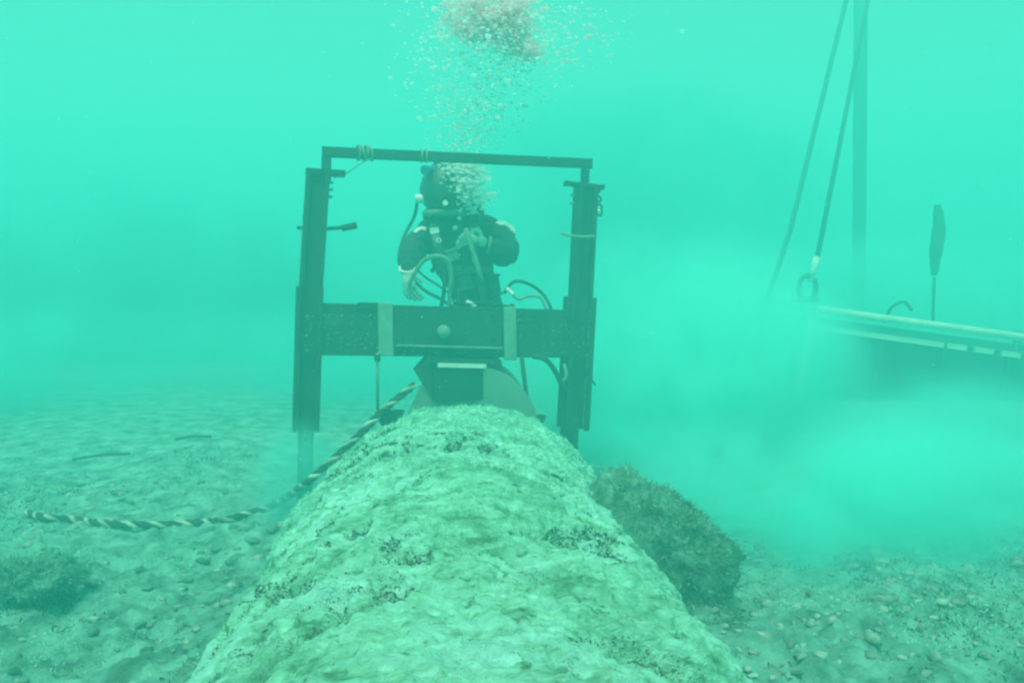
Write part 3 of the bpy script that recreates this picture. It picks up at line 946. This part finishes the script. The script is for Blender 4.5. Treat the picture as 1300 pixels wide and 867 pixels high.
def plume():
    t = random.random() ** .8
    return at(g(585 + 45 * t, 14 + 50 * t), 195 - 150 * t + g(0, 6), g(4.85, .08 + .2 * t))


CB = [(random.gauss(628, 22), random.gauss(24, 17), random.uniform(9, 24)) for _ in range(26)] + [(662, 54, 13), (678, 66, 9), (594, 44, 14)]


def crown():
    a, b, c = random.choice(CB)
    return at(random.gauss(a, c * .62), random.gauss(b, c * .5), g(4.8, .10))


def drift():
    t = random.random()
    return at(g(700, 55), 5 + 75 * t, g(5.0, .3))


bubbles('helmet_bubbles', 800, near_head, .0058, M['bubble'], 'bright exhaled bubbles bursting round the top right of the diver\'s helmet')
bubbles('bubble_plume', 1800, plume, .0042, M['bubble'], 'thin plume of small bubbles rising from the diver past the top bar')
bubbles('bubble_crown', 5200, crown, .0044, M['bubble_pink'], 'dense pinkish cluster of large bubbles at the top centre of the view')
bubbles('bubble_fringe', 1100, lambda: at(g(632, 46), g(36, 27), g(4.75, .12)), .0045, M['bubble'], 'pale bubbles fringing the pinkish bubble cluster')
bubbles('drifting_bubbles', 260, drift, .004, M['bubble_pink'], 'faint pinkish bubbles drifting right of the bubble cluster')

_k = 420
_P = np.array([at(random.uniform(0, 1300), random.uniform(0, 720), random.uniform(1.3, 4.6)) for _ in range(_k)])
_o = lumps('suspended_particles', _P, np.minimum(rng.gamma(2, .0005, _k) + .0004, .0022) * np.minimum(1, _P[:, 1] / 2.5), np.ones((_k, 3)), M['bubble'], .1)
tag(_o, 'tiny pale particles drifting in the water', 'particles', kind='stuff')

# ------------------------------------------------------------------ work basket far right
BA = at(1032, 392, 8.0); BB = at(972, 388, 10.0)
du = Vector((BB.y - BA.y, -(BB.x - BA.x), 0)).normalized(); dv = Vector((BB.x - BA.x, BB.y - BA.y, 0)); WB = dv.length; dv.normalize()
du = (du + Vector((0, 0, -.135))).normalized()
LB, HB = 3.2, .92
nz = du.cross(dv); nz = nz if nz.z > 0 else -nz
nrm = -dv
basket = empty('work_basket', BA - nz * HB, 'long steel work basket with pale rim, tilted in the silt cloud at the right', 'basket')


def bp(u, v, z): return BA + du * u + dv * v + nz * z


for v in (0, WB):
    bm = BM(); tube(bm, [bp(-.02, v, 0), bp(LB, v, 0)], .040, 12); obj('rim_rail', bm, M['basket_pale' if v == 0 else 'steel_pale'], basket, smooth=True)
for u in (0, LB):
    bm = BM(); tube(bm, [bp(u, 0.04, 0), bp(u, WB - .04, 0)], .036, 12); obj('rim_rail', bm, M['steel_pale'], basket, smooth=True)
bm = BM(); bar(bm, bp(.02, -.02, -.19), bp(1.35, -.02, -.19), .045, .05, nrm); obj('lower_rail', bm, M['basket_pale'], basket)
for k in range(6):
    bm = BM(); bar(bm, bp(1.40 + k * .27, -.02, -.19), bp(1.58 + k * .27, -.02, -.19), .045, .05, nrm); obj('lower_rail', bm, M['basket_pale'], basket)
bm = BM()
bar(bm, bp(.03, .01, -.54), bp(LB - .03, .01, -.54), .74, .02, nrm, 0)
obj('side_panel', bm, M['basket'], basket)
bm = BM(); bar(bm, bp(.03, WB - .01, -.5), bp(LB - .03, WB - .01, -.5), .78, .02, nrm, 0); obj('side_panel', bm, M['basket'], basket)
for u in (0.01, LB - .01):
    bm = BM(); bar(bm, bp(u, .04, -.5), bp(u, WB - .04, -.5), .78, .02, du, 0); obj('end_panel', bm, M['basket'], basket)
bm = BM(); bar(bm, bp(.02, WB / 2, -.9), bp(LB - .02, WB / 2, -.9), WB - .04, .03, nz, 0); obj('floor_plate', bm, M['basket'], basket)
for u, v in ((0, 0), (LB, 0), (0, WB), (LB, WB)):
    bm = BM(); bar(bm, bp(u, v, .06), bp(u, v, -HB), .085, .085, nrm); obj('corner_post', bm, M['basket_pale' if v == 0 else 'steel_pale'], basket)
for k in range(1, 5):
    bm = BM(); bar(bm, bp(k * LB / 5 + .1, -.02, -.23), bp(k * LB / 5 + .1, -.02, -.9), .05, .04, nrm); obj('stiffener', bm, M['basket'], basket)
# odds and ends sticking out above the rim
bm = BM(); tube(bm, catmull([bp(.85, .3, -.05), bp(.9, .3, .12), bp(1.02, .3, .20), bp(1.12, .3, .12)], 5), .018, 8)
tag(obj('bent_hose', bm, M['hose'], smooth=True), 'short bent hose poking above the basket rim near its left end', 'hose')

sh = empty('shackle', at(1025, 372, 7.9), 'dark bow shackle joining the sling to the basket corner', 'shackle')
bm = BM(); c = at(1025, 366, 7.9); ring(bm, c, (.2, 1, 0), .085, .026, 24, 125, 415, 1.5); obj('bow', bm, M['steel_dark'], sh, smooth=True)
bm = BM(); c = at(1025, 381, 7.9); cyl(bm, c - Vector((.12, 0, 0)), c + Vector((.12, 0, 0)), .026, seg=12); obj('pin', bm, M['steel_dark'], sh, smooth=True)

bm = BM(); tube(bm, [at(1035, 340, 7.9), at(1084, 92, 9.6), at(1110, -40, 10.6)], .026, 10)
sl = tag(obj('wire_sling', bm, M['steel_dark'], smooth=True), 'thin wire sling rising from the shackle at the near corner of the basket', 'sling')
bm = BM(); tube(bm, [at(1029, 358, 7.9), at(1037, 326, 7.9)], .034, 12)
obj('ferrule', bm, M['basket_pale'], sl, smooth=True)
bm = BM(); tube(bm, [at(972, 388, 9.9), at(1004, 290, 10.2), at(1074, 2, 11.0), at(1082, -40, 11.1)], .034, 10)
tag(obj('wire_sling', bm, M['steel_dark'], smooth=True), 'leftmost wire sling slanting down to the far corner of the basket', 'sling')
bm = BM(); tube(bm, [at(1093, -40, 12.5), at(1092, 120, 12.5), at(1090, 430, 12.5)], .105, 14)
tag(obj('lift_line', bm, M['steel_dark'], smooth=True), 'thick vertical lifting line hanging down behind the basket', 'line')
fl = empty('marker_float', at(1184, 412, 9.2), 'dark spindle-shaped float on a thin stem standing up from the basket', 'float')
bm = BM(); tube(bm, catmull([at(1186, 350, 9.2), at(1188, 320, 9.2), at(1192, 290, 9.2), at(1190, 260, 9.2)], 10), lambda t: .010 + .066 * math.sin(math.pi * min(1, max(0, .06 + .86 * t))) ** .7 * (1 + .07 * math.sin(t * 23) + .05 * math.sin(t * 51)), 12); obj('float_body', bm, M['steel_dark'], fl, smooth=True)
bm = BM(); tube(bm, [at(1186, 352, 9.2), at(1184, 412, 9.2)], .018, 8); obj('stem', bm, M['steel_dark'], fl, smooth=True)


# ------------------------------------------------------------------ silt clouds
def silt(c, r, dens, col, label, ns=1.3, seed=0.0, rot=0.0):
    bm = BM(); bmesh.ops.create_icosphere(bm, subdivisions=3, radius=1)
    m, t, v = vol_mat('silt', col, dens, 0.0)
    tc = t.nodes.new('ShaderNodeTexCoord')
    ln = t.nodes.new('ShaderNodeVectorMath'); ln.operation = 'LENGTH'
    t.links.new(tc.outputs['Object'], ln.inputs[0])
    mp = t.nodes.new('ShaderNodeMapping'); mp.inputs['Scale'].default_value = tuple(x * ns for x in r); mp.inputs['Location'].default_value = (seed, seed * 1.3, 0)
    t.links.new(tc.outputs['Object'], mp.inputs[0])
    n = t.nodes.new('ShaderNodeTexNoise'); n.inputs['Scale'].default_value = 1; n.inputs['Detail'].default_value = 4; n.inputs['Roughness'].default_value = .55
    n.inputs['Distortion'].default_value = .8
    t.links.new(mp.outputs[0], n.inputs['Vector'])
    a = t.nodes.new('ShaderNodeMapRange'); a.interpolation_type = 'SMOOTHSTEP'
    a.inputs['From Min'].default_value = 1.0; a.inputs['From Max'].default_value = .45
    t.links.new(ln.outputs['Value'], a.inputs['Value'])
    b = t.nodes.new('ShaderNodeMapRange'); b.interpolation_type = 'SMOOTHSTEP'
    b.inputs['From Min'].default_value = .40; b.inputs['From Max'].default_value = .62; b.inputs['To Min'].default_value = .10
    t.links.new(n.outputs[0], b.inputs['Value'])
    mu = t.nodes.new('ShaderNodeMath'); mu.operation = 'MULTIPLY'
    t.links.new(a.outputs[0], mu.inputs[0]); t.links.new(b.outputs[0], mu.inputs[1])
    m2 = t.nodes.new('ShaderNodeMath'); m2.operation = 'MULTIPLY'; m2.inputs[1].default_value = dens
    t.links.new(mu.outputs[0], m2.inputs[0]); t.links.new(m2.outputs[0], v.inputs['Density'])
    o = obj('silt_cloud', bm, m)
    o.location = c; o.scale = r; o.rotation_euler = (0, 0, rot)
    return tag(o, label, 'silt', kind='stuff')


SC = (0.27, 0.997, 0.92)
silt(at(865, 480, 6.0), (1.6, 1.2, 1.35), 4.2, SC, 'bright silt billowing up beside the right leg of the frame')
silt(at(1130, 690, 4.05), (2.0, 1.15, .85), 5.5, SC, 'pale silt cloud hanging over the seabed behind the weedy chunk', seed=4)
silt(at(1200, 575, 6.0), (2.2, 1.1, .75), 1.8, SC, 'silt cloud in front of the steel basket', seed=9)
silt(at(840, 605, 5.3), (1.15, .9, .65), 4.5, SC, 'low silt filling the gap between the right leg and the weedy chunk', seed=44)
silt(at(1100, 740, 3.7), (1.45, .9, .60), 5.0, SC, 'thick silt rolling over the gravel in front of the main cloud', seed=21, ns=1.8)
silt(at(200, 470, 8.6), (5.5, 2.6, .85), 1.0, (.14, .90, .84), 'silt haze lying over the far seabed at the left', ns=.6, seed=31)
silt(at(1120, 375, 10.8), (3.2, 1.3, 1.0), 1.6, SC, 'silt haze hanging behind the steel basket', seed=6)
silt(at(386, 612, 4.14), (.34, .22, .42), 4.5, SC, 'low silt drift round the foot of the left leg of the frame', seed=2)
MC = (.10, .62, .60)
silt(at(140, 400, 13), (6.5, 2.6, 2.6), 1.0, MC, 'murky darker water hanging far off at the left', ns=.5, seed=13)
silt(at(820, 240, 14), (4.2, 2.4, 2.2), .9, MC, 'murky darker water far behind the right leg of the frame', ns=.5, seed=17)
